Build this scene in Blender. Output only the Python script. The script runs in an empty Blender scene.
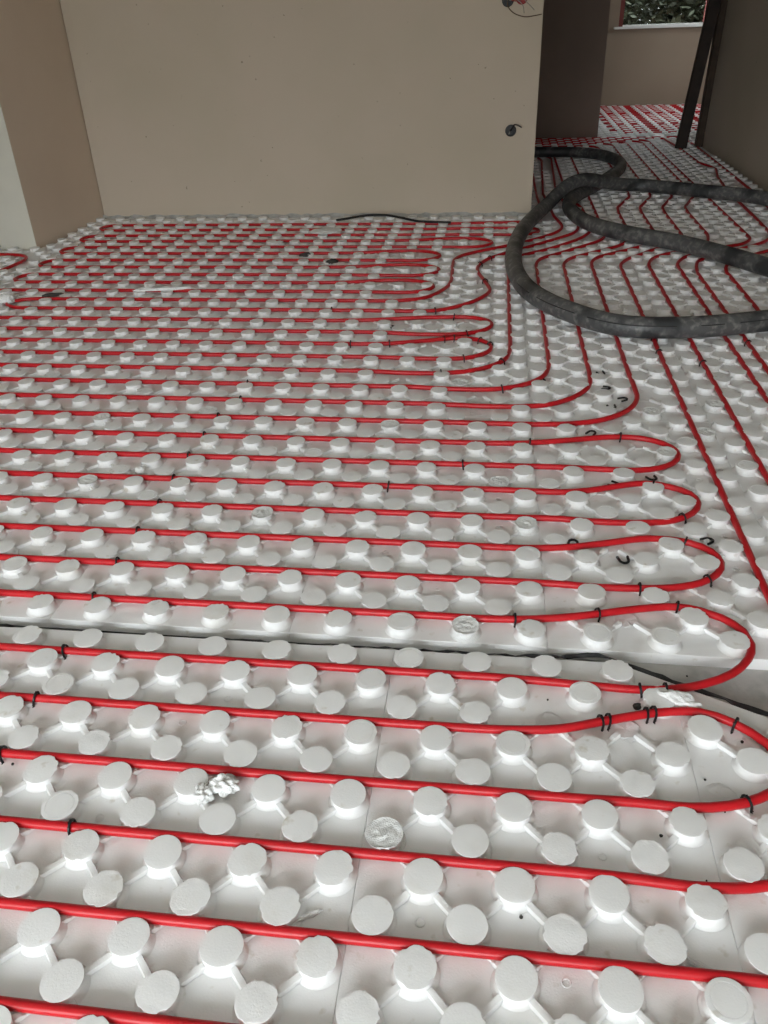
import bpy, bmesh, math, random
from mathutils import Vector, Matrix
from mathutils import noise as mnoise
from mathutils.geometry import intersect_point_line
RND = random.Random(7)
SC = bpy.context.scene
COL = SC.collection

# ------------------------------------------------------------------ camera, light, exposure
def look(pitch, roll, yaw):
    f = Vector((math.sin(yaw)*math.cos(pitch), math.cos(yaw)*math.cos(pitch), -math.sin(pitch)))
    r = Vector((math.cos(yaw), -math.sin(yaw), 0)); u = r.cross(f)
    c, s = math.cos(roll), math.sin(roll)
    R = c*r + s*u; U = -s*r + c*u
    return Matrix((R, U, -f)).transposed()
cam_d = bpy.data.cameras.new('camera'); cam = bpy.data.objects.new('camera', cam_d); COL.objects.link(cam)
cam_d.sensor_fit = 'VERTICAL'; cam_d.sensor_height = 36.0
cam_d.lens = 806.32/1024*36.0
cam_d.clip_start = 0.02; cam_d.clip_end = 200
cam.matrix_world = Matrix.Translation((0, 0, 1.2419)) @ look(.5593, -.0385, -.1436).to_4x4()
SC.camera = cam

w = bpy.data.worlds.new('overcast_sky'); SC.world = w; w.use_nodes = True
bg = w.node_tree.nodes['Background']
bg.inputs[1].default_value = 16.5
# overcast sky: luminance grows from horizon to zenith as (1 + 2 sin h) / 3
_wn = w.node_tree.nodes; _wl = w.node_tree.links
_tc = _wn.new('ShaderNodeTexCoord'); _sx = _wn.new('ShaderNodeSeparateXYZ'); _wl.new(_tc.outputs['Generated'], _sx.inputs[0])
_mr = _wn.new('ShaderNodeMapRange'); _mr.inputs[1].default_value = 0; _mr.inputs[2].default_value = 1; _mr.inputs[3].default_value = .333; _mr.inputs[4].default_value = 1
_wl.new(_sx.outputs[2], _mr.inputs[0])
_mc = _wn.new('ShaderNodeMix'); _mc.data_type = 'RGBA'; _mc.inputs[6].default_value = (0, 0, 0, 1); _mc.inputs[7].default_value = (.91, .965, 1, 1)
_wl.new(_mr.outputs[0], _mc.inputs[0]); _wl.new(_mc.outputs[2], bg.inputs[0])

def portal(name, loc, rot, sx, sy):
    d = bpy.data.lights.new(name, 'AREA'); d.shape = 'RECTANGLE'; d.size = sx; d.size_y = sy
    d.cycles.is_portal = True
    o = bpy.data.objects.new(name, d); COL.objects.link(o); o.location = loc; o.rotation_euler = rot
portal('daylight_portal', (-1.25, -3.12, 1.2), (math.pi/2, 0, 0), 3.9, 2.3)
portal('daylight_portal', (2.05, 12.48, 1.45), (-math.pi/2, 0, 0), 1.2, 1.1)
portal('daylight_portal', (3.72, 11.3, 1.55), (math.pi/2, 0, math.pi/2), .8, 1.1)

vs = SC.view_settings
vs.view_transform = 'Standard'; vs.look = 'None'; vs.gamma = 1.0; vs.use_curve_mapping = False
vs.exposure = 0.40
SC.cycles.max_bounces = 8; SC.cycles.diffuse_bounces = 5

# ------------------------------------------------------------------ materials
def mat(name, col, rough=.5, spec=.5, noise=None, bump=None, var=None, metallic=0.0):
    """procedural material: noise=(scale, dark colour, low, high) mottles, bump=(scale, strength, distance)"""
    m = bpy.data.materials.new(name); m.use_nodes = True
    nt = m.node_tree; n = nt.nodes; l = nt.links
    p = n['Principled BSDF']; p.inputs['Roughness'].default_value = rough
    p.inputs['Specular IOR Level'].default_value = spec; p.inputs['Metallic'].default_value = metallic
    p.inputs['Base Color'].default_value = (*col, 1)
    geo = n.new('ShaderNodeNewGeometry')
    if noise:
        t = n.new('ShaderNodeTexNoise'); t.inputs['Scale'].default_value = noise[0]; t.inputs['Detail'].default_value = 6
        l.new(geo.outputs['Position'], t.inputs['Vector'])
        r = n.new('ShaderNodeMapRange'); r.inputs[1].default_value = noise[2]; r.inputs[2].default_value = noise[3]
        l.new(t.outputs[0], r.inputs[0])
        mx = n.new('ShaderNodeMix'); mx.data_type = 'RGBA'
        mx.inputs[6].default_value = (*col, 1); mx.inputs[7].default_value = (*noise[1], 1)
        l.new(r.outputs[0], mx.inputs[0]); out = mx.outputs[2]
        if var:
            t2 = n.new('ShaderNodeTexNoise'); t2.inputs['Scale'].default_value = var[0]; t2.inputs['Detail'].default_value = 3
            l.new(geo.outputs['Position'], t2.inputs['Vector'])
            r2 = n.new('ShaderNodeMapRange'); r2.inputs[1].default_value = var[2]; r2.inputs[2].default_value = var[3]
            l.new(t2.outputs[0], r2.inputs[0])
            m2 = n.new('ShaderNodeMix'); m2.data_type = 'RGBA'; m2.inputs[7].default_value = (*var[1], 1)
            l.new(out, m2.inputs[6]); l.new(r2.outputs[0], m2.inputs[0]); out = m2.outputs[2]
        l.new(out, p.inputs['Base Color'])
    if bump:
        b = n.new('ShaderNodeTexNoise'); b.inputs['Scale'].default_value = bump[0]; b.inputs['Detail'].default_value = 4
        l.new(geo.outputs['Position'], b.inputs['Vector'])
        bp = n.new('ShaderNodeBump'); bp.inputs['Strength'].default_value = bump[1]; bp.inputs['Distance'].default_value = bump[2]
        l.new(b.outputs[0], bp.inputs['Height']); l.new(bp.outputs[0], p.inputs['Normal'])
    return m
M = {}
M['eps'] = mat('white_moulded_foam', (.88, .885, .88), .40, .4, (9, (.80, .79, .76), .55, .75), (300, .55, .0009), (26, (.64, .61, .54), .66, .78))
_p = M['eps'].node_tree.nodes['Principled BSDF']
_p.inputs['Subsurface Weight'].default_value = .45; _p.inputs['Subsurface Radius'].default_value = (1, 1, 1); _p.inputs['Subsurface Scale'].default_value = .008
M['eps_cut'] = mat('crumbled_white_foam', (.80, .81, .80), .75, .25, (60, (.70, .70, .68), .5, .7), (420, .9, .0015))
M['pipe'] = mat('red_plastic_pipe', (.50, .008, .014), .36, .4, (25, (.40, .008, .012), .55, .75))
M['clip'] = mat('black_clip_plastic', (.008, .008, .009), .45, .4)
M['wall'] = mat('beige_wall_paint', (.535, .46, .37), .85, .2, (1.7, (.50, .435, .34), .4, .7), (140, .12, .001), (34, (.28, .24, .19), .735, .76))
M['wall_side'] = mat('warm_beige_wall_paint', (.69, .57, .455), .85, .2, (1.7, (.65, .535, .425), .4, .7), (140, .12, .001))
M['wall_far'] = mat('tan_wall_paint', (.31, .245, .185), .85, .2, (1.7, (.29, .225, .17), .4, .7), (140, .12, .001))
M['wall_shaded'] = mat('shade_darkened_wall_paint', (.27, .205, .17), .85, .2, (1.7, (.24, .18, .15), .4, .7), (140, .12, .001))  # wall paint with the dimness of the hall end darkened into its colour
M['plaster'] = mat('offwhite_plaster', (.62, .605, .53), .85, .2, (4, (.585, .57, .50), .4, .7), (120, .2, .001))
M['ceil'] = mat('white_ceiling_plaster', (.84, .835, .82), .9, .1, (3, (.78, .775, .76), .4, .7))
M['concrete'] = mat('grey_concrete', (.50, .495, .475), .9, .2, (22, (.36, .36, .345), .42, .68), (90, .6, .003), (160, (.50, .50, .47), .68, .75))
M['membrane'] = mat('black_edge_sheet', (.022, .023, .024), .55, .4, (40, (.16, .16, .155), .62, .75), (70, .8, .004))
M['hose'] = mat('grey_rubber_hose', (.085, .086, .087), .46, .5, (38, (.23, .225, .215), .48, .72), (120, .5, .002), (7, (.030, .032, .034), .48, .62))
M['wood'] = mat('dark_stained_wood', (.026, .016, .011), .6, .3, (11, (.016, .010, .007), .4, .65), (30, .4, .002))
M['wood2'] = mat('brown_board_wood', (.05, .031, .018), .6, .3, (11, (.03, .019, .012), .4, .65), (30, .4, .002))
M['black'] = mat('black_plastic', (.012, .012, .013), .5, .4)
M['wire_brown'] = mat('brown_wire', (.09, .05, .03), .5, .4)
M['wire_pale'] = mat('pale_wire', (.30, .29, .26), .5, .4)
M['redplastic'] = mat('red_box_plastic', (.30, .02, .02), .5, .4)
M['sill'] = mat('white_sill', (.82, .82, .80), .5, .4)
M['redframe'] = mat('red_brown_frame', (.17, .035, .03), .5, .4)
M['leaf'] = mat('dark_leaf', (.018, .024, .013), .6, .25, (3, (.034, .040, .024), .4, .7))
M['leaf2'] = mat('olive_leaf', (.032, .036, .022), .6, .25, (3, (.016, .021, .012), .4, .7))
M['bark'] = mat('grey_bark', (.10, .085, .07), .9, .2)
M['soil'] = mat('outdoor_soil', (.16, .14, .11), .95, .1, (2, (.10, .10, .07), .4, .7))
M['crumb'] = mat('dark_crumb', (.05, .047, .042), .9, .2)
gm = bpy.data.materials.new('window_glass'); gm.use_nodes = True
_n = gm.node_tree.nodes; _l = gm.node_tree.links; _n.remove(_n['Principled BSDF'])
_t = _n.new('ShaderNodeBsdfTransparent'); _t.inputs[0].default_value = (.93, .95, .94, 1)
_g = _n.new('ShaderNodeBsdfGlossy'); _g.inputs['Roughness'].default_value = .02
_f = _n.new('ShaderNodeFresnel'); _f.inputs[0].default_value = 1.45
_m = _n.new('ShaderNodeMixShader'); _l.new(_f.outputs[0], _m.inputs[0]); _l.new(_t.outputs[0], _m.inputs[1]); _l.new(_g.outputs[0], _m.inputs[2])
_l.new(_m.outputs[0], _n['Material Output'].inputs[0]); M['glass'] = gm

# ------------------------------------------------------------------ helpers
def link(name, me, m=None, parent=None, loc=None):
    o = bpy.data.objects.new(name, me); COL.objects.link(o)
    if m is not None and me is not None and not me.materials: me.materials.append(m)
    if parent is not None: o.parent = parent
    if loc is not None: o.location = loc
    return o
def tag(o, label, cat, group=None):
    o['label'] = label; o['category'] = cat
    if group: o['group'] = group
    return o
def struct(o): o['kind'] = 'structure'; return o
def mesh_of(bm, name, smooth=False):
    bmesh.ops.recalc_face_normals(bm, faces=bm.faces)
    me = bpy.data.meshes.new(name); bm.to_mesh(me); bm.free()
    if smooth:
        for p in me.polygons: p.use_smooth = True
    return me
def add_box(bm, x0, x1, y0, y1, z0, z1):
    v = [bm.verts.new((x, y, z)) for z in (z0, z1) for y in (y0, y1) for x in (x0, x1)]
    for f in ((0,2,3,1),(4,5,7,6),(0,1,5,4),(2,6,7,3),(0,4,6,2),(1,3,7,5)):
        bm.faces.new([v[i] for i in f])
def box(name, x0, x1, y0, y1, z0, z1, m, parent=None, bevel=0):
    bm = bmesh.new(); add_box(bm, x0, x1, y0, y1, z0, z1)
    if bevel: bmesh.ops.bevel(bm, geom=bm.edges[:], offset=bevel, segments=2, affect='EDGES')
    return link(name, mesh_of(bm, name), m, parent)
def boxes(name, lst, m, parent=None):
    bm = bmesh.new()
    for b in lst: add_box(bm, *b)
    return link(name, mesh_of(bm, name), m, parent)
def smooth_path(P, step=.025, straight=True):
    """Catmull-Rom through 3-D points, evenly sampled; long straight spans stay straight"""
    Q = [Vector(P[0])]
    for a, b in zip(P[:-1], P[1:]):
        a = Vector(a); b = Vector(b); L = (b-a).length
        k = 1
        if straight and L > .35: Q += [a + (b-a)*(.08/L), a + (b-a)*(1-.08/L)]
        Q.append(b)
    out = []
    for i in range(len(Q)-1):
        p1, p2 = Q[i], Q[i+1]; p0 = Q[i-1] if i else p1*2-p2; p3 = Q[i+2] if i+2 < len(Q) else p2*2-p1
        L = (p2-p1).length
        d01 = max((p1-p0).length, 1e-5)**.5; d12 = max(L, 1e-5)**.5; d23 = max((p3-p2).length, 1e-5)**.5
        m1 = (p2-p1) + ((p1-p0)/d01 - (p2-p0)/(d01+d12))*d12
        m2 = (p2-p1) + ((p3-p2)/d23 - (p3-p1)/(d12+d23))*d12
        n = max(1, min(int(L/step), 24)) if (L < .35 or not straight) else max(1, int(L/.12))
        for k in range(n):
            t = k/n; t2 = t*t; t3 = t2*t
            out.append(p1*(2*t3-3*t2+1) + m1*(t3-2*t2+t) + p2*(-2*t3+3*t2) + m2*(t3-t2))
    out.append(Q[-1]); return out
def add_tube(bm, pts, r, seg=10, cap=True):
    pts = [Vector(p) for p in pts]; n = len(pts); rings = []; up = Vector((0, 0, 1)); prev = None
    for i, p in enumerate(pts):
        t = (pts[min(i+1, n-1)] - pts[max(i-1, 0)])
        if t.length < 1e-9: t = Vector((1, 0, 0))
        t.normalize()
        if prev is None:
            a = up if abs(t.z) < .9 else Vector((1, 0, 0)); s = t.cross(a).normalized()
        else:
            s = (prev - t*prev.dot(t)); s = s.normalized() if s.length > 1e-6 else t.cross(up).normalized()
        prev = s; q = s.cross(t)
        rr = r(i/(n-1)) if callable(r) else r
        rings.append([bm.verts.new(p + s*(math.cos(6.28318*k/seg)*rr) + q*(math.sin(6.28318*k/seg)*rr)) for k in range(seg)])
    for a, b in zip(rings[:-1], rings[1:]):
        for k in range(seg): bm.faces.new((a[k], a[(k+1) % seg], b[(k+1) % seg], b[k]))
    if cap: bm.faces.new(rings[0][::-1]); bm.faces.new(rings[-1])
def tube(name, pts, r, m, parent=None, seg=10):
    bm = bmesh.new(); add_tube(bm, pts, r, seg); return link(name, mesh_of(bm, name, True), m, parent)
ORD = ['first', 'second', 'third', 'fourth', 'fifth', 'sixth', 'seventh', 'eighth', 'ninth', 'tenth', 'eleventh', 'twelfth']

# ------------------------------------------------------------------ structure
YB, XL, XR, YP = 5.83, -2.87, 1.99, 4.94       # back wall, left return, hall right wall, pillar face
ZF, ZC = -.03, 2.65
struct(box('floor', -4.4, 3.8, -3.4, 12.6, ZF-.15, ZF, M['concrete']))
struct(box('ceiling', -4.4, 3.8, -3.4, 12.6, ZC, ZC+.15, M['ceil']))
struct(box('wall_back', -2.82, .25, YB, YB+.20, ZF, ZC, M['wall'], bevel=.004))
def skew_box(name, a, b, c, d, m):
    bm = bmesh.new(); lo = [bm.verts.new((*p, ZF)) for p in (a, b, c, d)]; hi = [bm.verts.new((*p, ZC)) for p in (a, b, c, d)]
    bm.faces.new(lo[::-1]); bm.faces.new(hi)
    for k in range(4): bm.faces.new((lo[k], lo[(k+1) % 4], hi[(k+1) % 4], hi[k]))
    return struct(link(name, mesh_of(bm, name), m))
skew_box('wall_left_return', (XL-.085, YP+.003), (XL-.015, YP+.003), (-2.812, YB+.2), (XL-.085, YB+.2), M['wall_side'])
struct(box('wall_left_pillar', -3.13, XL-.0855, YP, YB+.2, ZF, ZC, M['plaster']))
struct(box('trim_1', XL-.0854, XL-.015, YP-.0, YP+.0029, ZF, ZC, M['plaster']))
struct(box('wall_left', -4.4, -4.2, -3.4, 8.0, ZF, ZC, M['wall']))
struct(box('wall_left_back', -4.2, -3.13, 6.6, 6.8, ZF, ZC, M['wall']))
struct(box('wall_right_hall', XR, XR+.2, 5.0, 8.95, ZF, ZC, M['wall']))
struct(box('wall_right', 3.6, 3.8, -3.4, 5.2, ZF, ZC, M['wall']))
struct(box('wall_right_corner', XR+.2, 3.6, 5.0, 5.2, ZF, ZC, M['wall']))
struct(box('wall_hall_end', -1.6, 1.045, 9.45, 9.65, ZF, ZC, M['wall_shaded'], bevel=.004))
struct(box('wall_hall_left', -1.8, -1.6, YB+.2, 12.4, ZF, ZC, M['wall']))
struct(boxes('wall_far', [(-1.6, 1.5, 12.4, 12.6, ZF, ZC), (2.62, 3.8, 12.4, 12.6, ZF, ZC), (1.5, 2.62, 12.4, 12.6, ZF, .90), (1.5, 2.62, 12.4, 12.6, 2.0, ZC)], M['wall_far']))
struct(boxes('wall_far_right', [(3.6, 3.8, 8.95, 10.9, ZF, ZC), (3.6, 3.8, 11.7, 12.4, ZF, ZC), (3.6, 3.8, 10.9, 11.7, 2.1, ZC), (3.6, 3.8, 10.9, 11.7, ZF, 1.0)], M['wall']))
struct(box('wall_far_near', XR+.2, 3.6, 8.75, 8.95, ZF, ZC, M['wall']))
struct(boxes('wall_front', [(-4.4, -3.2, -3.2, -3.05, ZF, ZC), (.7, 3.8, -3.2, -3.05, ZF, ZC), (-3.2, .7, -3.2, -3.05, 2.35, ZC)], M['wall']))
box('ground', -40, 40, -40, 40, -.6, -.35, M['soil']); struct(bpy.data.objects['ground'])
# far window
wd = link('window_1', None); struct(wd); wd.location = (2.06, 12.46, .9)
def wpart(n, b, m): o = box(n, *b, m, bevel=.004); o.parent = wd; o.location = (-2.06, -12.46, -.9); return o
wpart('window_sill', (1.44, 2.68, 12.33, 12.56, .90, .925), M['sill'])
wpart('jamb', (1.50, 1.555, 12.42, 12.52, .925, 2.0), M['redframe']); wpart('jamb', (2.565, 2.62, 12.42, 12.52, .925, 2.0), M['redframe'])
wpart('head', (1.555, 2.565, 12.42, 12.52, 1.945, 2.0), M['redframe']); wpart('bottom_rail', (1.555, 2.565, 12.44, 12.50, .925, .94), M['sill'])
wpart('pane', (1.555, 2.565, 12.466, 12.472, .94, 1.945), M['glass'])

# ------------------------------------------------------------------ red heating pipes
D = .15
UX, UY = -.0294, 1.4534; LX, LY = .0754, .6581      # one stud of the lattice past the gap and of the one before it
def R(n): return UY + .0375 + D*n
def RL(j): return LY + .0375 + D*j
PZ, PR = .0132, .0090
PIPES = []
def pipe(label, pts, group='red heating pipes on the studded boards', z=PZ):
    P = smooth_path([(p[0], p[1], p[2] if len(p) > 2 else z) for p in pts])
    o = tube('heating_pipe', P, PR, M['pipe'], None, 12); tag(o, label, 'pipe', group); PIPES.append((o, P, label)); return o
XE = -2.62
# feeds that run up into the hallway: column x, hall x, turn y
def snapx(x): return UX + .0375 + .075*round((x-UX-.0375)/.075)
def hall(x5, y5, x6, x7, k):
    """column after the jog, hall column and the turn to the left at the hall end"""
    yt = R(45)+.15*k if k < 5 else R(50) + .075*(k-5)
    x5, x6 = snapx(x5), snapx(x6); x7 = x6
    return [(x5, y5), (x5, 5.75), (x5+(x6-x5)*.1, 6.0), (x6-(x6-x5)*.1, 6.35), (x6, 6.6), (x7, yt-.22), (x7-.02, yt-.08), (x7-.10, yt-.01), (x7-.25, yt), (-.35, yt)]
pipe('lowest red pipe run, crossing the bottom left corner of the photo',
     [(-2.2, RL(-1)), (.62, RL(-1)), (.80, RL(-1)+.03), (.93, RL(-1)+.12), (.99, RL(-1)+.28), (.989, 1.2), (.989, 4.45), (.995, 4.566), (1.055, 4.696), (1.115, 4.753), (1.332, 4.93), (1.425, 4.985), (1.50, 5.10)] + hall(1.53, 5.25, 1.54, 1.62, 8))
pipe('second lowest red pipe, running straight off the right edge near the bottom',
     [(-2.2, RL(0)), (.48, RL(0)), (.65, RL(0)+.02), (.78, RL(0)+.10), (.84, RL(0)+.24), (.839, 1.1), (.839, 4.45), (.845, 4.565), (.90, 4.70), (1.062, 4.837), (1.22, 4.98)] + hall(1.309, 5.21, 1.40, 1.478, 7))
pipe('third lowest red pipe, just starting to curve up at the right edge',
     [(-2.2, RL(1)), (.18, RL(1)), (.279, .843), (.358, .839), (.421, .842), (.482, .853), (.57, .89), (.645, .96), (.682, 1.06), (.688, 1.2), (.688, 1.6), (.690, 3.4), (.689, 4.45), (.695, 4.55), (.744, 4.659), (.825, 4.756), (.95, 4.90), (1.09, 5.02)] + hall(1.159, 5.21, 1.26, 1.353, 6))
pipe('red pipe hairpin held by three double clips, its bend off the right edge',
     [(-2.2, RL(2)), (.18, RL(2)), (.301, .997), (.387, .995), (.458, 1.006), (.515, 1.028), (.56, 1.062), (.578, 1.108), (.562, 1.158), (.51, 1.208), (.452, 1.231), (.392, 1.228), (.331, 1.213), (.25, 1.187), (.169, 1.161), (.051, 1.148), (-.1, RL(3)), (-2.2, RL(3))])
pipe('red pipe hairpin whose bend hangs over the bare concrete gap',
     [(-2.2, RL(4)), (.05, RL(4)), (.177, 1.291), (.26, 1.287), (.341, 1.285), (.414, 1.294), (.478, 1.315), (.541, 1.351), (.585, 1.399), (.604, 1.447), (.598, 1.493), (.561, 1.538), (.517, 1.561), (.464, 1.571), (.379, 1.557), (.284, 1.531), (.19, 1.508), (.05, 1.491), (-.1, R(0)), (-2.3, R(0))])
pipe('red pipe hairpin directly above the one over the concrete gap',
     [(-2.3, R(1)), (.08, R(1)), (.198, 1.639), (.294, 1.634), (.39, 1.637), (.468, 1.646), (.539, 1.671), (.588, 1.712), (.608, 1.760), (.594, 1.811), (.548, 1.847), (.473, 1.861), (.421, 1.857), (.34, 1.833), (.233, 1.804), (.102, 1.790), (-.05, R(2)), (-2.4, R(2))])
pipe('red pipe hairpin with a loose black clip lying on the top of its bend',
     [(-2.4, R(3)), (.1, R(3)), (.216, 1.942), (.324, 1.934), (.432, 1.937), (.525, 1.956), (.583, 1.998), (.609, 2.051), (.597, 2.104), (.546, 2.141), (.478, 2.158), (.402, 2.138), (.312, 2.106), (.224, 2.089), (.107, R(4)), (-.05, R(4)), (-2.4, R(4))])
pipe('topmost of the four wide red hairpins stacked on the right',
     [(-2.5, R(5)), (.12, R(5)), (.233, 2.242), (.354, 2.237), (.474, 2.238), (.553, 2.266), (.597, 2.314), (.605, 2.368), (.573, 2.421), (.505, 2.456), (.409, 2.459), (.277, 2.429), (.12, 2.398), (-.02, R(6)), (-2.5, R(6))])
pipe('red pipe with the widest rounded corner, right of the loose black clips',
     [(XE, R(7)), (-.1, R(7)), (.05, 2.540), (.184, 2.542), (.319, 2.560), (.425, 2.606), (.502, 2.686), (.538, 2.775), (.542, 2.87), (.539, 3.05), (.539, 4.45), (.545, 4.60), (.588, 4.697), (.70, 4.80), (.847, 4.93), (.94, 5.04)] + hall(1.001, 5.3, 1.11, 1.18, 5))
pipe('red pipe turning up just left of the loose black clips',
     [(XE, R(8)), (-.2, R(8)), (-.02, 2.680), (.119, 2.684), (.225, 2.708), (.319, 2.780), (.375, 2.874), (.389, 2.97), (.389, 3.15), (.389, 4.45), (.394, 4.57), (.438, 4.678), (.53, 4.765), (.624, 4.85), (.75, 4.98)] + hall(.862, 5.2, .966, 1.0, 4))
pipe('red pipe turning up left of centre with a clip pinned at its corner',
     [(XE, R(9)), (-.3, R(9)), (-.139, 2.828), (-.027, 2.828), (.055, 2.841), (.141, 2.883), (.210, 2.962), (.237, 3.065), (.241, 3.25), (.241, 4.45), (.243, 4.57), (.277, 4.678), (.37, 4.775), (.463, 4.877), (.60, 5.03), (.655, 5.12)] + hall(.685, 5.24, .675, .80, 3))
pipe('innermost red pipe running straight up beside the front edge of the hose',
     [(XE, R(10)), (-.5, R(10)), (-.344, 2.978), (-.171, 2.982), (-.038, 3.026), (.06, 3.122), (.086, 3.234), (.089, 3.43), (.088, 4.45), (.092, 4.60), (.14, 4.71), (.30, 4.86), (.45, 5.03), (.56, 5.20)] + hall(.61, 5.36, .53, .62, 2))
pipe('small red hairpin with five black clips around its bend',
     [(XE, R(11)), (-.45, R(11)), (-.278, 3.132), (-.099, 3.143), (-.043, 3.173), (-.002, 3.220), (.009, 3.273), (-.009, 3.325), (-.05, 3.360), (-.141, 3.376), (-.273, 3.340), (-.463, 3.296), (-.7, R(12)), (XE, R(12))])
pipe('small red hairpin just behind the five clipped bend',
     [(XE, R(13)), (-.55, R(13)), (-.437, 3.434), (-.318, 3.420), (-.171, 3.422), (-.096, 3.438), (-.033, 3.474), (.008, 3.536), (-.006, 3.604), (-.087, 3.652), (-.255, 3.650), (-.415, 3.628), (-.56, 3.603), (-.75, R(14)), (XE, R(14))])
l0 = [(-2.33, R(16)), (-2.42, R(16)-.02), (-2.47, R(16)-.075), (-2.42, R(15)+.02), (-2.33, R(15))]
pipe('red pipe with the S shaped kink left of the hose, doubling back at far left',
     [(-.35, 8.20), (.25, 8.20), (.37, 8.16), (.41, 8.0), (.36, 6.5), (.40, 5.75), (.435, 5.434), (.40, 5.31), (.285, 5.149), (.089, 4.962), (-.084, 4.828), (-.18, 4.73), (-.213, 4.64), (-.213, 4.443), (-.211, 4.225), (-.235, 4.10), (-.323, 3.945), (-.45, 3.897), (-.7, R(16))] + l0 +
     [(-.6, R(15)), (-.424, 3.735), (-.248, 3.752), (-.105, 3.863), (-.024, 3.998), (-.006, 4.081), (-.033, 4.227), (-.073, 4.40), (-.078, 4.49), (-.056, 4.590), (-.009, 4.689), (.088, 4.805), (.181, 4.901), (.36, 5.10), (.50, 5.28), (.535, 5.42), (.52, 5.9), (.46, 6.6), (.50, 8.1), (.46, 8.24), (.36, 8.27), (-.35, 8.27)])
# the long serpentine by the back wall
def left_turn(a, x): return [(x+.16, R(a)), (x+.05, R(a)+.005), (x+.004, R(a)+.045), (x+.002, R(a)+.09), (x+.04, R(a+1)-.01), (x+.16, R(a+1))]
def right_turn(a, x, bulge=.05):
    return [(x-.55, R(a)), (x-.15, R(a)-.012), (x-.06, R(a)+.012), (x-.004, R(a)+.085), (x-.03, R(a+1)+.0), (x-.11, R(a+1)+bulge*.9), (x-.26, R(a+1)+bulge), (x-.48, R(a+1)+.012), (x-.7, R(a+1))]
S = [(-2.80, 3.3), (-2.78, 3.82), (-2.74, 3.95), (-2.64, 4.03), (-2.5, R(17))]
S += right_turn(17, -.29) + left_turn(18, -2.66)[::1] + []
S += right_turn(19, -.28) + left_turn(20, -2.665) + right_turn(21, -.295) + left_turn(22, -2.68)
S += right_turn(23, .0) + left_turn(24, -2.685) + right_turn(25, .29, .02) + left_turn(26, -2.68)
S += [(-.3, R(27)), (.13, 5.57), (.24, 5.60), (.31, 5.70), (.33, 5.85), (.31, 6.4), (.31, 7.9), (.28, 8.08), (.18, 8.12), (-.35, 8.12)]
pipe('long red serpentine pipe folded back and forth along the beige back wall', S)
pipe('red pipe bend at the far left edge in front of the white pillar', [(-4.0, 4.77), (-3.1, 4.77), (-2.97, 4.77), (-2.86, 4.735), (-2.815, 4.66), (-2.83, 4.45), (-2.87, 4.2), (-2.88, 3.3)])
pipe('red pipe second from the right edge, crossing under the hose front arc',
     [(1.064, -.6), (1.064, 4.35), (1.087, 4.53), (1.12, 4.63), (1.20, 4.71), (1.398, 4.879), (1.55, 5.02), (1.62, 5.13), (1.656, 5.30), (1.672, 5.655), (1.69, 6.3), (1.704, 6.615), (1.75, 7.1), (1.811, 7.45), (1.79, 7.6), (1.74, 7.78), (1.72, 8.7), (1.68, R(51)+.12), (1.55, R(52)), (-.35, R(52))])
pipe('rightmost red pipe in front of the hose, hugging the right hall wall further back',
     [(1.214, -.6), (1.214, 4.4), (1.25, 4.55), (1.36, 4.68), (1.60, 4.90), (1.76, 5.06), (1.81, 5.25), (1.82, 5.75), (1.868, 6.53), (1.90, 8.8), (1.86, R(52)+.05), (1.7, R(52)+.075), (-.35, R(52)+.075)])
# far room serpentine
F = []
for q in range(9):
    ya, yb = R(55) + .30*q, R(56) + .30*q
    F += [(1.35, ya), (3.2, ya), (3.29, ya+.02), (3.32, ya+.075), (3.29, yb-.02), (3.2, yb), (1.35, yb), (1.26, yb+.02), (1.23, yb+.075), (1.26, yb+.13)]
pipe('red serpentine pipe filling the bright far room floor', F[:-3], 'red heating pipes on the studded boards')
SEG = {}
for _o, _P, _l in PIPES:
    for _a, _b in zip(_P[:-1], _P[1:]):
        n_ = max(1, int((_b-_a).length/.02))
        for k_ in range(n_+1):
            q_ = _a + (_b-_a)*(k_/n_); SEG.setdefault((int(q_.x//.1), int(q_.y//.1)), []).append((q_.x, q_.y))
def pipe_dist(x, y):
    i, j = int(x//.1), int(y//.1)
    return min((math.hypot(a-x, b-y) for di in (-1, 0, 1) for dj in (-1, 0, 1) for a, b in SEG.get((i+di, j+dj), ())), default=9)

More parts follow.
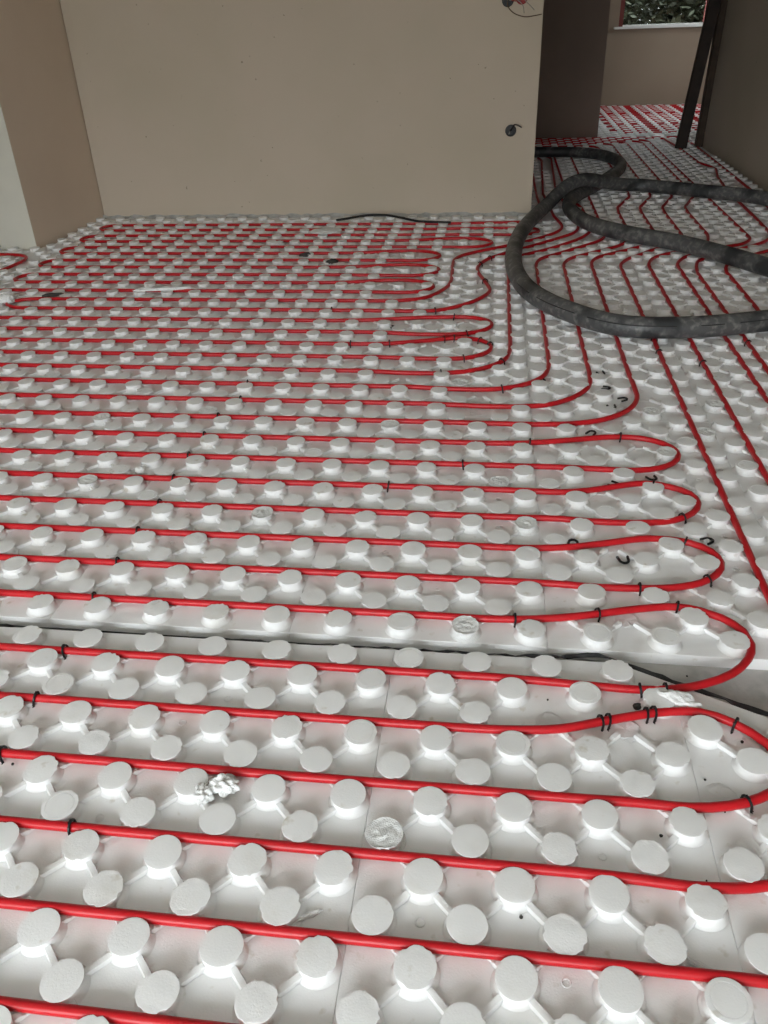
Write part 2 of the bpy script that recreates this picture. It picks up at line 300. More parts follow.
# ------------------------------------------------------------------ studded insulation boards
def stud_mesh(name, seg, kind, rnd):
    prof = [(.0385, 0), (.0350, .0025), (.0322, .006), (.0306, .011), (.0304, .0150), (.0318, .0185), (.0326, .0206), (.0325, .0219)]
    bm = bmesh.new(); rings = []
    ph = rnd.random()*6.28
    jr = [rnd.choice((0, 0, 0, 1, 1))*rnd.uniform(-.0036, .0010) for _ in range(seg)]; jz = [rnd.uniform(-.0005, .0003) for _ in range(seg)]
    rough = kind in ('rough', 'torn')
    for i, (r, z) in enumerate(prof):
        ring = []
        for k in range(seg):
            a = 6.28318*k/seg + ph; rr, zz = r, z
            rr *= 1 + .018*math.sin(2*a+1.3)
            if rough and i >= 5: rr += jr[k]*(1 if i > 5 else .5); zz += jz[k]*(1 if i > 5 else .4)
            ring.append(bm.verts.new((math.cos(a)*rr, math.sin(a)*rr, zz)))
        rings.append(ring)
    extra = [(.026, .0222)]
    if kind == 'ring': extra = [(.0256, .0221), (.0253, .0210), (.0244, .0210), (.0241, .0221)]
    if kind == 'torn': extra = [(.030, .0215), (.027, .021), (.024, .0205), (.021, .0205), (.018, .0205), (.015, .0205), (.012, .0205), (.009, .0205), (.006, .0205), (.003, .0205)]
    if kind == 'rough': extra = [(.0275, .0220), (.0245, .0219), (.021, .0222)]
    for i, (r, z) in enumerate(extra):
        ring = []
        for k in range(seg):
            a = 6.28318*k/seg + ph; rr, zz = r, z
            if kind == 'torn': zz += .0030*mnoise.noise(Vector((math.cos(a)*rr*110, math.sin(a)*rr*110, ph*9))) + .0016*mnoise.noise(Vector((math.cos(a)*rr*330, math.sin(a)*rr*330, ph*5)))
            if kind == 'rough' and i < 2: zz += rnd.uniform(-.0003, .0003); rr *= rnd.uniform(.97, 1.03)
            ring.append(bm.verts.new((math.cos(a)*rr, math.sin(a)*rr, zz)))
        rings.append(ring)
    for a, b in zip(rings[:-1], rings[1:]):
        for k in range(seg): bm.faces.new((a[k], a[(k+1) % seg], b[(k+1) % seg], b[k]))
    bm.faces.new(rings[-1])
    me = mesh_of(bm, name, True); me.set_sharp_from_angle(angle=math.radians(38))
    me.materials.append(M['eps_cut'] if kind == 'torn' else M['eps']); return me
STUDS = {k: [stud_mesh('stud_'+k, 30, k, RND) for _ in range(n)] for k, n in (('plain', 3), ('rough', 5), ('ring', 2), ('torn', 4))}
def low_stud(bm, x, y, seg=9):
    prof = [(.0385, 0), (.0325, .006), (.0305, .0150), (.0325, .0219)]
    ph = RND.random(); rings = []
    for r, z in prof: rings.append([bm.verts.new((x+math.cos(6.28318*k/seg+ph)*r, y+math.sin(6.28318*k/seg+ph)*r, z)) for k in range(seg)])
    for a, b in zip(rings[:-1], rings[1:]):
        for k in range(seg): bm.faces.new((a[k], a[(k+1) % seg], b[(k+1) % seg], b[k]))
    bm.faces.new(rings[-1])
def add_rib(bm, ax, ay, bx, by, notch):
    """raised rib from one stud towards its diagonal neighbour, dipping to a saddle half-way"""
    a = Vector((ax, ay, 0)); b = Vector((bx, by, 0)); d = (b-a).normalized(); s = Vector((-d.y, d.x, 0))
    L = (b-a).length; secs = []
    full = ((.024, .0085, .0072), (L*.5, .0078, .0070), (L-.024, .0085, .0072))
    for t, hgt, wd_ in full if not notch else ((.024, .0085, .0072), (L*.5-.012, .0075, .0070), (L*.5-.006, .0038, .0066), (L*.5+.006, .0038, .0066), (L*.5+.012, .0075, .0070), (L-.024, .0085, .0072)):
        c = a + d*t
        secs.append([bm.verts.new(c + s*wd_ - Vector((0, 0, .001))), bm.verts.new(c + s*(wd_*.70) + Vector((0, 0, hgt))),
                     bm.verts.new(c - s*(wd_*.70) + Vector((0, 0, hgt))), bm.verts.new(c - s*wd_ - Vector((0, 0, .001)))])
    for p, q in zip(secs[:-1], secs[1:]):
        for k in range(3): bm.faces.new((p[k], p[k+1], q[k+1], q[k]))
def add_ringmark(bm, x, y):
    r = RND.uniform(.006, .008); seg = 12; rr = []
    for rad, z in ((r+.0015, 0), (r+.0006, .0016), (r-.0006, .0016), (r-.0015, .0002)):
        rr.append([bm.verts.new((x+math.cos(6.28318*k/seg)*rad, y+math.sin(6.28318*k/seg)*rad, z)) for k in range(seg)])
    for a, b in zip(rr[:-1], rr[1:]):
        for k in range(seg): bm.faces.new((a[k], a[(k+1) % seg], b[(k+1) % seg], b[k]))
def add_scar(bm, x, y):
    # rough patch left where a stud was sliced off to let the pipe through
    seg = 14; a = [bm.verts.new((x+math.cos(6.28318*k/seg)*.034*RND.uniform(.8, 1.1), y+math.sin(6.28318*k/seg)*.034*RND.uniform(.8, 1.1), -.0002)) for k in range(seg)]
    b = [bm.verts.new((x+math.cos(6.28318*k/seg)*.027*RND.uniform(.75, 1.1), y+math.sin(6.28318*k/seg)*.027*RND.uniform(.75, 1.1), RND.uniform(.0008, .003))) for k in range(seg)]
    c = bm.verts.new((x, y, .001))
    for k in range(seg):
        bm.faces.new((a[k], a[(k+1) % seg], b[(k+1) % seg], b[k])); bm.faces.new((b[k], b[(k+1) % seg], c))
def in_view_near(x, y):
    return y < 2.95 and x > -.55-.56*y and x < .40+.30*y
TORN_AT = [(-.473, .941), (-.149, .883), (-.226, .73), (.301, 1.183), (-.036, 1.483), (.121, 1.903), (-.61, .66)]
def insulation_board(x0, x1, y0, y1, ox, oy, label, group, cut=None):
    """one moulded board with its base, ribs and studs; (ox, oy) is one stud of the staggered lattice"""
    g = .0003
    cx, cy = (x0+x1)/2, (y0+y1)/2
    def keep(x, y, mrg=.0):
        if cut is None: return True
        (px, py), (qx, qy) = cut
        return (qx-px)*(y-py) - (qy-py)*(x-px) < -mrg*math.hypot(qx-px, qy-py)
    bm = bmesh.new(); add_box(bm, x0+g-cx, x1-g-cx, y0+g-cy, y1-g-cy, ZF, 0)
    bmesh.ops.bevel(bm, geom=[e for e in bm.edges if abs(e.verts[0].co.z) < 1e-6 and abs(e.verts[1].co.z) < 1e-6], offset=.0009, segments=1, affect='EDGES')
    pts = []; lat = []; scars = []
    j0 = math.floor((y0-oy)/(D/2))-1; j1 = math.ceil((y1-oy)/(D/2))+1
    for j in range(j0, j1+1):
        y = oy + j*D/2
        if not (y0+.03 < y < y1-.03): continue
        sh = .5 if j % 2 else 0
        for i in range(math.floor((x0-ox)/D)-1, math.ceil((x1-ox)/D)+2):
            x = ox + (i+sh)*D
            if x0+.03 < x < x1-.03 and keep(x, y, .012):
                lat.append((x, y))
                if pipe_dist(x, y) < .0295: scars.append((x, y))
                else: pts.append((x, y))
    S = {(round(x, 3), round(y, 3)) for x, y in lat}
    if cy < 4.5:
        for x, y in scars: add_scar(bm, x-cx, y-cy)
    far = cy > 6.2
    for x, y in pts:
        for dx in (-D/2, D/2):
            if (round(x+dx, 3), round(y+D/2, 3)) in S or any(abs(a-x-dx) < .004 and abs(b-y-D/2) < .004 for a, b in S if abs(b-y-D/2) < .004):
                add_rib(bm, x-cx, y-cy, x+dx-cx, y+D/2-cy, pipe_dist(x+dx/2, y+D/4) < .05)
            elif x0 < x+dx < x1 and not far: # stub toward the seam
                pass
        if not far and RND.random() < .16 and y0+.03 < y-.037 and x+.075 < x1-.02 and keep(x+.075, y, .03): add_ringmark(bm, x+.075-cx, y+RND.uniform(-.012, .012)-cy)
    if cut:
        (px, py), (qx, qy) = cut
        nrm = Vector((-(qy-py), qx-px, 0)).normalized()
        geom = bm.verts[:]+bm.edges[:]+bm.faces[:]
        r = bmesh.ops.bisect_plane(bm, geom=geom, plane_co=(px-cx, py-cy, 0), plane_no=nrm, clear_outer=True)
        ed = [e for e in r['geom_cut'] if isinstance(e, bmesh.types.BMEdge)]
        bmesh.ops.holes_fill(bm, edges=[e for e in bm.edges if e.is_boundary and e in set(ed)], sides=0)
    me = mesh_of(bm, 'insulation_board'); me.materials.append(M['eps'])
    o = link('insulation_board', me, None, None, (cx, cy, 0)); tag(o, label, 'insulation board', group)
    rest = bmesh.new(); nrest = 0
    for x, y in pts:
        if in_view_near(x, y):
            tn = any((x-a)**2 + (y-b)**2 < .034**2 for a, b in TORN_AT)
            k = 'torn' if tn else RND.choices(('plain', 'rough', 'ring', 'torn'), (.34, .52, .11, .03))[0]
            s = link('stud', RND.choice(STUDS[k]), None, o, (x-cx, y-cy, 0))
            sc = RND.uniform(.97, 1.03); s.scale = (sc, sc, RND.uniform(.95, 1.03)); s.rotation_euler = (RND.uniform(-.02, .02), RND.uniform(-.02, .02), RND.random()*6.28)
        else: low_stud(rest, x-cx, y-cy, 9 if y < 6 else 7); nrest += 1
    if nrest:
        rm = mesh_of(rest, 'far_studs', True); rm.set_sharp_from_angle(angle=math.radians(38)); rm.materials.append(M['eps']); r = link('studs', rm, None, o); r['kind'] = 'stuff'
    else: rest.free()
    return o
GL = 'boards in front of the gap'; GU = 'boards laid across the room'; GH = 'boards in the hallway'; GR = 'boards in the far room'
CUT = ((.250, 1.4035), (1.10, .995))
def seam_l(k): return -.187 + .6*k
low_names = {-3: 'white studded board left of the frame in front of the dark floor gap',
             -1: 'wide white studded foam board at bottom left, its right seam meeting the floor gap', 0: 'white studded foam board at bottom centre, directly in front of the narrow gap',
             1: 'white studded foam board at bottom right with its far corner cut off diagonally', 2: 'white studded board cut diagonally, just past the right edge in front of the concrete'}
for k in (-3, -1, 0, 1, 2):
    insulation_board(seam_l(k-1 if k < 0 else k), seam_l(k+1), .175, 1.379, LX, LY, low_names[k], GL, CUT if k >= 0 else None)
for k in range(-2, 2):
    insulation_board(seam_l(k), seam_l(k+1), -1.03, .173, LX, LY-1.2, 'white studded foam board behind the camera, %s from the left' % ORD[k+2], 'boards behind the camera')
def seam_u(k): return .158 + .6*k
rowname = ['touching the gap', 'second row past the gap', 'third row past the gap', 'row by the back wall']
for r in range(4):
    y0, y1 = UY-.0375+1.2*r, UY-.0375+1.2*(r+1)
    for k in range(-6, 3):
        x0, x1 = seam_u(k), seam_u(k+1); ya, yb = y0, y1
        if k < -5 and r == 3: continue
        if r == 3 and k < 0: yb = YB-.02
        if k == 2 and r == 3: x1 = XR-.03
        pos = ('%s left of the long seam' % ORD[-1-k]) if k < 0 else ('%s right of the long seam' % ORD[k])
        insulation_board(x0, x1, ya, yb, UX, UY, 'white studded board, %s, %s' % (rowname[r], pos), GU)
for r in range(3):
    y0 = UY-.0375+4.8+1.2*r; y1 = min(y0+1.2, 9.42)
    for k in range(0, 3):
        x0, x1 = seam_u(k) + (.12 if (k == 0 and r == 0 and False) else 0), seam_u(k+1) if k < 2 else XR-.03
        insulation_board(x0, x1, y0, y1, UX, UY, 'studded board on the dim hallway floor, %s row back, %s from the wall end' % (ORD[r], ORD[k]), GH)
    insulation_board(-.44, .155, y0, y1, UX, UY, 'white studded board behind the beige wall, %s from its back' % ORD[r], GH)
for r in range(3):
    y0 = 9.42 + 1.0*r if r else 9.42; y1 = (10.4, 11.4, 12.38)[r]; y0 = (9.42, 10.4, 11.4)[r]
    for k in range(4):
        x0 = 1.06 + .62*k; x1 = x0+.62
        insulation_board(x0, x1, y0, y1, UX, UY, 'white studded board in the bright far room, %s row, %s from its left wall' % (ORD[r], ORD[k]), GR)

# torn black edge sheet lying in the gap and along the diagonal cut
def strip(name, pts, wdt, z, label, cat):
    bm = bmesh.new(); L = []; n = 46; P = smooth_path([(x, y, 0) for x, y in pts], .02)
    for i, p in enumerate(P):
        t = (P[min(i+1, len(P)-1)] - P[max(i-1, 0)]).normalized(); s = Vector((-t.y, t.x, 0))
        wdt = .004 if p.x < .12 else .0095
        w1, w2 = wdt*RND.uniform(.45, 1.1), wdt*RND.uniform(.45, 1.1); z1 = z+RND.uniform(0, .006); z2 = z+RND.uniform(.002, .010)
        L.append([bm.verts.new(p + s*w1 + Vector((0, 0, z1))), bm.verts.new(p + s*w1 + Vector((0, 0, z1+.0025))), bm.verts.new(p - s*w2 + Vector((0, 0, z2+.0025))), bm.verts.new(p - s*w2 + Vector((0, 0, z2)))])
    for a, b in zip(L[:-1], L[1:]):
        for k in range(4): bm.faces.new((a[k], a[(k+1) % 4], b[(k+1) % 4], b[k]))
    bm.faces.new(L[0]); bm.faces.new(L[-1][::-1])
    return tag(link(name, mesh_of(bm, name), M['membrane']), label, cat)
strip('edge_sheet', [(-2.0, 1.392), (-1.2, 1.392), (-.6, 1.390), (-.1, 1.392), (.20, 1.397), (.27, 1.408), (.36, 1.368), (.48, 1.312), (.60, 1.254), (.8, 1.157), (1.0, 1.061)], .0115, -.014, 'torn black edge sheet along the floor gap and the diagonal board cut', 'sheet')

# ------------------------------------------------------------------ black clips
def clip_mesh(name, legs=.022, arch=.0125, splay=.0, rad=.0026):
    bm = bmesh.new(); P = [(-arch-splay, 0, -legs)] + [(-arch*math.cos(a), 0, arch*math.sin(a)) for a in [math.pi*k/8 for k in range(9)]] + [(arch+splay, 0, -legs)]
    add_tube(bm, P, rad, 6)
    for s in (-1, 1):
        for z in (-legs*.45, -legs*.8):
            add_tube(bm, [(s*arch, 0, z), (s*(arch+.004), 0, z+.004)], .0013, 5)
    add_box(bm, -.005, .005, -.0024, .0024, arch-.0004, arch+.0026)
    return mesh_of(bm, name)
CLIP = clip_mesh('pipe_clip'); CLIP.materials.append(M['clip'])
CLIP_L = clip_mesh('pipe_clip_loose', .017, .0115, .002, .0036); CLIP_L.materials.append(M['clip'])
PIN = [(-0.939, 1.285), (-0.933, 1.141), (-0.71, 0.838), (-0.925, 0.991), (0.085, 1.485), (0.28, 1.52), (0.465, 1.565), (0.342, 1.283), (0.393, 1.293), (0.253, 1.18), (0.268, 1.184), (0.345, 1.21), (0.360, 1.214), (0.517, 1.209), (0.496, 1.003), (-0.956, 1.491), (-0.957, 1.645), (-0.961, 1.785), (-0.951, 1.931), (-0.964, 2.079), (-0.964, 2.224), (-0.286, 2.082), (-0.066, 2.221), (0.533, 1.84), (0.389, 1.635), (0.568, 1.672), (0.556, 1.961), (0.499, 2.152), (0.442, 2.445), (0.145, 2.39), (0.055, 2.838), (-0.248, 3.709), (-0.166, 3.651), (-0.098, 3.438), (-0.189, 3.347), (-0.151, 3.361), (-0.043, 3.346), (0.004, 3.299), (-0.099, 3.129), (0.051, 3.114), (-0.183, 2.973), (-0.419, 3.266), (0.694, 3.377), (0.704, 3.238), (0.85, 3.124), (1.078, 3.355), (-0.033, 4.227), (-0.064, 4.553), (-0.009, 4.678), (-0.757, 3.694), (-0.593, 3.272), (-0.928, 2.844), (-0.915, 2.684), (-0.955, 2.535), (-0.959, 2.376)]
short = {}
def run_phrase(lbl):
    return lbl.split(',')[0]
byp = {}
SHORT = {'lowest red': 'lowest red pipe', 'second lowest': 'second lowest red pipe', 'third lowest': 'third lowest red pipe', 'red pipe hairpin held': 'hairpin bending off the right edge',
         'red pipe hairpin whose': 'hairpin over the bare concrete', 'red pipe hairpin directly': 'hairpin next past the concrete one', 'red pipe hairpin with': 'third wide hairpin from the front',
         'topmost': 'farthest wide hairpin', 'red pipe with the widest': 'pipe with the widest corner', 'red pipe turning up just': 'pipe corner beside the loose clips', 'red pipe turning up left': 'pipe corner left of centre',
         'innermost': 'innermost pipe beside the hose', 'small red hairpin with': 'nearer small hairpin', 'small red hairpin just': 'farther small hairpin', 'red pipe with the S': 'pipe with the S kink',
         'long red': 'serpentine by the back wall', 'red pipe bend': 'bend by the white pillar', 'red pipe second': 'pipe second from the right edge', 'rightmost': 'rightmost red pipe', 'red serpentine': 'far room pipe'}
for x, y in PIN:
    best = None
    for o, P, lbl in PIPES:
        for i in range(len(P)-1):
            a, b = P[i], P[i+1]
            if min(abs(a.x-x), abs(b.x-x)) > .3 and (a.x-x)*(b.x-x) > 0: continue
            q, t = intersect_point_line(Vector((x, y, PZ)), a, b); t = max(0, min(1, t)); q = a+(b-a)*t
            d = (q.x-x)**2 + (q.y-y)**2
            if best is None or d < best[0]: best = (d, q, (b-a).normalized(), lbl)
    d, q, t, lbl = best
    o = link('pipe_clip', CLIP); o.location = (q.x, q.y, PZ+.0002)
    o.rotation_euler = (RND.uniform(-.25, .05), RND.uniform(-.05, .05), math.atan2(t.y, t.x) + math.pi/2 + RND.uniform(-.12, .12))
    byp.setdefault(lbl, []).append((q, o))
for lbl, L in byp.items():
    L.sort(key=lambda e: (-e[0].x, e[0].y))
    for i, (q, o) in enumerate(L):
        rank = 'only clip' if len(L) == 1 else ('rightmost clip' if i == 0 else ('leftmost clip' if i == len(L)-1 else ORD[i] + ' clip from the right'))
        tag(o, 'black %s on the %s' % (rank, SHORT[[k for k in SHORT if lbl.startswith(k)][0]]), 'clip', 'clips pinning the pipes down')
LOOSE = [(0.438, 3.017, .4, 'loose black clip lying on the boards, farthest of the scattered group'), (0.443, 2.877, 1.2, 'loose black clip in the scattered group, second farthest'),
         (0.493, 2.779, 2.0, 'loose black clip nearest the wide red pipe corner'), (0.444, 2.709, .2, 'loose black clip in the scattered group, nearest the camera'),
         (0.354, 2.5, 2.6, 'loose black clip between the wide pipe corner and the top hairpin'), (0.207, 2.94, .9, 'loose black clip lying alone inside the pipe corner left of the scattered group'),
         (0.506, 2.199, .3, 'loose black clip lying just above the second hairpin bend'), (0.39, 2.155, 1.0, 'small loose black clip left of the second hairpin bend'),
         (0.244, 1.835, 3.1, 'loose black clip arched open beside a stud, left of the third hairpin bend'), (0.368, 1.761, .15, 'loose black clip lying inside the third hairpin'),
         (0.601, 1.871, 2.2, 'thin loose clip lying right of the third hairpin bend'), (-0.428, 3.52, 1.4, 'loose black clip inside the small rear hairpin')]
for x, y, a, lb in LOOSE:
    o = link('pipe_clip', CLIP_L); o.location = (x, y, .0245 if RND.random() < .5 else .012); o.rotation_euler = (math.pi/2 + RND.uniform(-.15, .15), 0, a)
    o.location.z = .008; tag(o, lb, 'clip', 'loose clips on the boards')

# ------------------------------------------------------------------ grey concrete-pump hose
HZ = .022 + .047
hp = [(-.9, 8.10, HZ), (-.2, 8.14, HZ), (.379, 8.12, HZ), (.664, 8.09, HZ), (.90, 7.93, HZ), (1.03, 7.55, HZ), (1.0, 7.2, HZ), (.87, 6.82, HZ), (.73, 6.47, HZ), (.60, 6.19, HZ), (.515, 5.95, HZ), (.50, 5.65, HZ), (.59, 5.27, HZ), (.76, 5.03, HZ), (1.03, 4.79, HZ), (1.25, 4.50, HZ), (1.42, 4.24, HZ), (1.60, 4.08, HZ), (1.76, 3.90, HZ), (1.77, 3.70, HZ), (1.62, 3.60, HZ), (1.40, 3.555, HZ), (1.167, 3.48, HZ), (.828, 3.385, HZ), (.546, 3.40, HZ), (.33, 3.60, HZ), (.19, 3.86, HZ), (.125, 4.18, HZ), (.115, 4.55, HZ), (.165, 5.05, HZ), (.264, 5.50, HZ), (.36, 5.80, HZ+.012), (.44, 5.97, HZ+.05), (.53, 6.09, HZ+.090), (.64, 6.20, HZ+.092), (.77, 6.33, HZ+.055), (.909, 6.44, HZ+.015), (1.058, 6.485, HZ), (1.442, 6.25, HZ), (1.72, 6.06, HZ), (1.88, 5.85, HZ), (1.91, 5.5, HZ), (1.90, 5.0, HZ), (2.05, 4.6, HZ), (2.5, 4.2, HZ-.02), (3.2, 3.9, HZ-.045)]
HP = smooth_path(hp, .03, False)
hose = tube('pump_hose', HP, .045, M['hose'], None, 20)
tag(hose, 'thick dirty grey rubber concrete hose looped across the hallway entrance', 'hose')

# broken black print line along the outer face of the front arc
i_ = 0
while i_ < len(HP)-6:
    n_ = RND.choice((3, 4, 6, 9, 12))
    pp = []
    for q_ in range(i_, min(i_+n_, len(HP)-1)):
        p = HP[q_]; t_ = (HP[q_+1]-p).normalized(); o_ = Vector((t_.y, -t_.x, 0))
        if o_.y > 0: o_ = -o_
        pp.append(p + o_*(.0445*math.cos(.45)) + Vector((0, 0, .0445*math.sin(.45))))
    if len(pp) > 2 and all(p.y < 4.1 and p.x < 1.5 for p in pp): tube('print_dash', pp, .0022, M['black'], hose, 6)
    i_ += n_ + RND.choice((1, 1, 2))

# ------------------------------------------------------------------ leaning boards in the hall
def plank(name, base, top, wdt, th, m, label):
    b = Vector(base); t = Vector(top); d = (t-b); L = d.length; d.normalize()
    s = Vector((0, 1, 0)); s = (s - d*s.dot(d)).normalized(); n = d.cross(s)
    bm = bmesh.new(); add_box(bm, -wdt/2, wdt/2, -th/2, th/2, 0, L)
    bmesh.ops.bevel(bm, geom=bm.edges[:], offset=.004, segments=1, affect='EDGES')
    o = link(name, mesh_of(bm, name), m); o.matrix_world = Matrix.Translation(b) @ Matrix((n, s, d)).transposed().to_4x4()
    return tag(o, label, 'plank', 'planks leaning in the hall')
plank('plank', (1.728, 8.58, .012), (1.945, 8.66, 2.30), .10, .055, M['wood'], 'dark wooden plank leaning at a slant against the hall wall')
plank('plank', (1.915, 8.70, .012), (1.957, 8.74, 2.35), .06, .09, M['wood2'], 'browner wooden plank standing nearly upright behind the slanted one')

# ------------------------------------------------------------------ wall boxes, wires, cable at the wall foot
def wall_box(x, z, label, rim):
    e = link('electrical_box', None); e.location = (x, YB, z); tag(e, label, 'electrical box')
    bm = bmesh.new(); seg = 20; rr = []
    for r, y in ((.036, .0), (.036, -.006), (.030, -.007), (.029, -.001), (.0, -.001)):
        if r == 0: break
        rr.append([bm.verts.new((math.cos(6.28318*k/seg)*r, y, math.sin(6.28318*k/seg)*r)) for k in range(seg)])
    for a, b in zip(rr[:-1], rr[1:]):
        for k in range(seg): bm.faces.new((a[k], a[(k+1) % seg], b[(k+1) % seg], b[k]))
    bm.faces.new(rr[-1])
    link('housing', mesh_of(bm, 'housing'), rim, e); return e
def wpath(e, pts, r, m, n='wire'):
    return tube(n, smooth_path(pts, .006), r, m, e, 6)
e = wall_box(.088, .532, 'small round black socket box low on the beige wall with a wire stub', M['black'])
wpath(e, [(0, -.003, 0), (.012, -.03, .022), (.022, -.05, .04), (.045, -.06, .036), (.068, -.062, .024)], .0045, M['black'])
wpath(e, [(.002, -.003, -.004), (-.006, -.02, -.006), (-.012, -.024, -.02)], .003, M['wire_pale'])
e = wall_box(.035, 1.252, 'dark junction box at the top edge of the wall with loose wires', M['black'])
wpath(e, [(0, -.003, 0), (.0, -.03, -.03), (.04, -.05, -.068), (.105, -.055, -.088), (.165, -.05, -.084), (.205, -.045, -.078)], .0028, M['wire_brown'])
wpath(e, [(.01, -.003, 0), (.08, -.03, .01), (.12, -.04, -.02), (.16, -.04, -.055)], .0022, M['wire_pale'])
wpath(e, [(.01, -.003, .005), (.05, -.03, .002), (.09, -.04, -.03), (.10, -.04, -.07)], .0022, M['wire_pale'])
e2 = wall_box(.118, 1.262, 'red junction box beside the dark one at the top of the wall', M['redplastic'])
wpath(e2, [(0, -.003, 0), (-.03, -.03, -.015), (-.06, -.03, -.012)], .0035, M['redplastic'])
tag(tube('cable', smooth_path([(-1.06, 5.60, .026), (-.99, 5.63, .030), (-.88, 5.69, .036), (-.737, 5.69, .038), (-.62, 5.63, .034), (-.52, 5.565, .028), (-.40, 5.53, .026), (-.28, 5.51, .026)], .02), .008, M['black'], None, 8), 'black cable arching over the studs at the foot of the back wall', 'cable')
# rough mortar edge at the foot of the back wall
bm = bmesh.new(); pv = None; xs = [XL + .04*k for k in range(int((.25-XL)/.04)+1)]
for x in xs:
    d_ = RND.uniform(.012, .03); hz = RND.uniform(.002, .016)
    v = [bm.verts.new((x, YB-.0005, ZF)), bm.verts.new((x, YB-d_, ZF)), bm.verts.new((x, YB-d_*.8, hz*.6)), bm.verts.new((x, YB-.0005, hz+.012))]
    if pv:
        for k in range(4): bm.faces.new((pv[k], pv[(k+1) % 4], v[(k+1) % 4], v[k]))
    pv = v
struct(link('baseboard_back', mesh_of(bm, 'mortar_edge'), M['concrete']))

# ------------------------------------------------------------------ debris
def lump(name, x, y, z, sx, sy, sz, m, label, cat, seed, rough=.35, rot=0, sub=2):
    foam = name == 'foam_scrap'
    r = random.Random(seed); bm = bmesh.new(); bmesh.ops.create_icosphere(bm, subdivisions=4 if foam else sub, radius=1)
    for v in bm.verts:
        k = 1 + r.uniform(-rough, rough*.6) if not foam else 1 + rough*1.1*mnoise.noise(v.co*2.2 + Vector((seed*7, 0, 0))) + .035*(round(4*mnoise.noise(v.co*6 + Vector((seed*3, 5, 0))))/2); v.co = Vector((v.co.x*sx*k, v.co.y*sy*k, max(v.co.z, -.55)*sz*k))
    o = link(name, mesh_of(bm, name, not foam), m); o.location = (x, y, z + sz*.5); o.rotation_euler = (0, 0, rot); return tag(o, label, cat)
lump('foam_scrap', -.462, .958, .010, .026, .018, .016, M['eps_cut'], 'crumbled lump of white foam torn from a stud at lower left', 'foam scrap', 1, .45)
lump('foam_scrap', -.494, .935, .008, .018, .018, .014, M['eps_cut'], 'smaller crumb of white foam beside the torn lump at lower left', 'foam scrap', 2, .45)
lump('foam_scrap', -2.482, 3.83, .012, .045, .035, .03, M['eps_cut'], 'round white foam lump at the far left beside the red hairpin', 'foam scrap', 3, .15)
lump('foam_scrap', -1.699, 4.03, .021, .15, .018, .010, M['eps_cut'], 'long white foam sliver lying across pipes in the rear left', 'foam scrap', 4, .25, .15)
lump('foam_scrap', -1.073, 5.288, .022, .10, .07, .012, M['eps_cut'], 'flat white foam scrap near the back wall', 'foam scrap', 5, .2, .3)
lump('foam_scrap', -.262, .728, .0, .030, .005, .006, M['eps_cut'], 'thin torn foam sliver beside the board seam near the bottom', 'foam scrap', 6, .4, .5)
lump('foam_scrap', .365, .706, .0, .035, .006, .006, M['eps_cut'], 'thin torn foam sliver next to the red pipe at lower right', 'foam scrap', 7, .4, -.5)
lump('foam_scrap', .412, 1.262, .0, .045, .022, .020, M['eps_cut'], 'torn white foam tab at the diagonal cut edge', 'foam scrap', 8, .3, -.45)
lump('foam_scrap', -1.09, 2.135, .008, .016, .014, .012, M['eps_cut'], 'tiny white foam ball between studs at middle left', 'foam scrap', 9, .2)
lump('foam_scrap', -1.33, 4.98, .020, .05, .03, .012, M['eps_cut'], 'small white foam flake in the rear centre left', 'foam scrap', 10, .3, .8)
lump('pebble', .331, 1.245, .0, .009, .007, .009, M['crumb'], 'dark brown pebble lying beside a stud below the clipped pipe', 'pebble', 11, .2)
lump('rubble_bit', -.906, 4.58, .012, .035, .018, .018, M['crumb'], 'dark shard lying on the rear pipes, nearer one', 'rubble', 12, .4, .6)
lump('rubble_bit', -1.094, 4.73, .012, .035, .012, .015, M['crumb'], 'dark shard lying on the rear pipes, farther one', 'rubble', 13, .4, .2)
lump('rubble_bit', -2.27, 3.92, .018, .06, .010, .012, M['crumb'], 'thin dark shard at the rear left by the hairpin', 'rubble', 14, .3, .5)
spots = [(.10, .79), (.085, .765), (.39, .86), (.33, .94), (.43, 1.07), (.45, 1.0), (-.05, .93), (.52, 1.17), (-.33, .87), (.15, 1.25), (.02, 1.34), (-.9, .98), (.36, 1.38), (.46, 1.38), (-.62, 1.30), (.33, 1.25), (.62, 2.08), (.75, 2.5), (.64, 2.62), (.58, 2.7), (.83, 2.72), (.35, .69)]
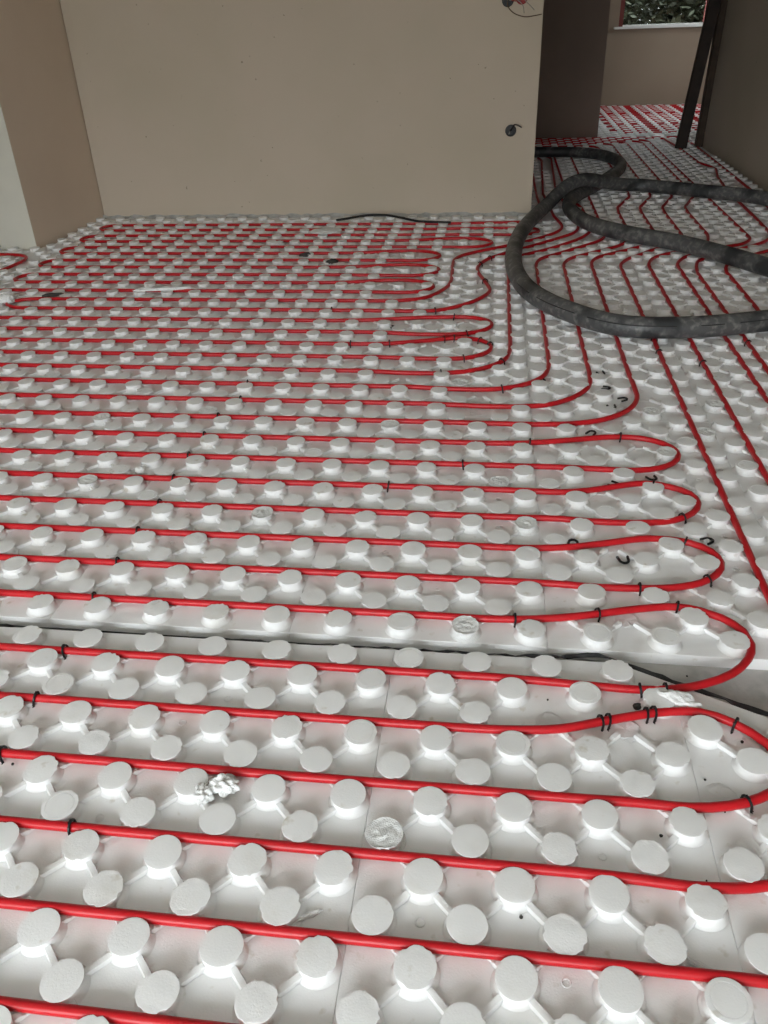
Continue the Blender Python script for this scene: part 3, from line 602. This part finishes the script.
for i, (x, y) in enumerate(spots):
    zz = ZF if (x > .3 and 1.33 < y < 1.4) else 0
    bm = bmesh.new(); bmesh.ops.create_icosphere(bm, subdivisions=1, radius=RND.uniform(.0018, .0038))
    for v in bm.verts: v.co *= RND.uniform(.7, 1.2)
    o = link('mortar_crumb', mesh_of(bm, 'mortar_crumb'), M['crumb']); o.location = (x, y, zz+.002)
    tag(o, 'tiny dark mortar crumb scattered on the white boards', 'crumb', 'mortar crumbs')

# ------------------------------------------------------------------ shrubs outside the far window
def shrub(x, y, h, rad, m, label, seed, n=12000):
    r = random.Random(seed); e = link('shrub', None); e.location = (x, y, -.35); tag(e, label, 'shrub', 'shrubs outside the window')
    bm = bmesh.new()
    for k in range(6):
        a = r.random()*6.28; add_tube(bm, smooth_path([(0, 0, 0), (math.cos(a)*rad*.2, math.sin(a)*rad*.2, h*.4), (math.cos(a)*rad*.6, math.sin(a)*rad*.6, h*.9)], .2), lambda t: .03*(1-t)+.006, 6)
    link('stem', mesh_of(bm, 'stem'), M['bark'], e)
    bm = bmesh.new()
    for k in range(n):
        while True:
            p = Vector((r.uniform(-1, 1), r.uniform(-1, 1), r.uniform(-1, 1)))
            if .35 < p.length < 1: break
        c = Vector((p.x*rad, p.y*rad, h*.55 + p.z*h*.5)); L = r.uniform(.09, .17)
        d = Vector((r.uniform(-1, 1), r.uniform(-1, 1), r.uniform(-.6, .8))).normalized(); s = d.cross(Vector((r.uniform(-1, 1), r.uniform(-1, 1), 1))).normalized()
        v = [bm.verts.new(c), bm.verts.new(c + d*L*.5 + s*L*.28), bm.verts.new(c + d*L), bm.verts.new(c + d*L*.5 - s*L*.28)]
        bm.faces.new(v)
    f = link('foliage', mesh_of(bm, 'foliage'), m, e); f['kind'] = 'stuff'
shrub(1.0, 14.7, 3.0, 1.05, M['leaf'], 'dark leafy shrub behind the left side of the far window', 21)
shrub(3.2, 14.7, 2.9, 1.05, M['leaf2'], 'olive green shrub behind the right side of the far window', 22)
shrub(2.1, 17.4, 4.2, 1.55, M['leaf'], 'tall dark shrub in the gap between the nearer two outside the window', 24, 17000)
shrub(5.4, 17.4, 4.0, 1.6, M['leaf2'], 'tall olive shrub at the right rear outside the window', 25, 17000)
shrub(-1.2, 17.4, 4.0, 1.6, M['leaf2'], 'tall olive shrub at the left rear outside the window', 26, 17000)
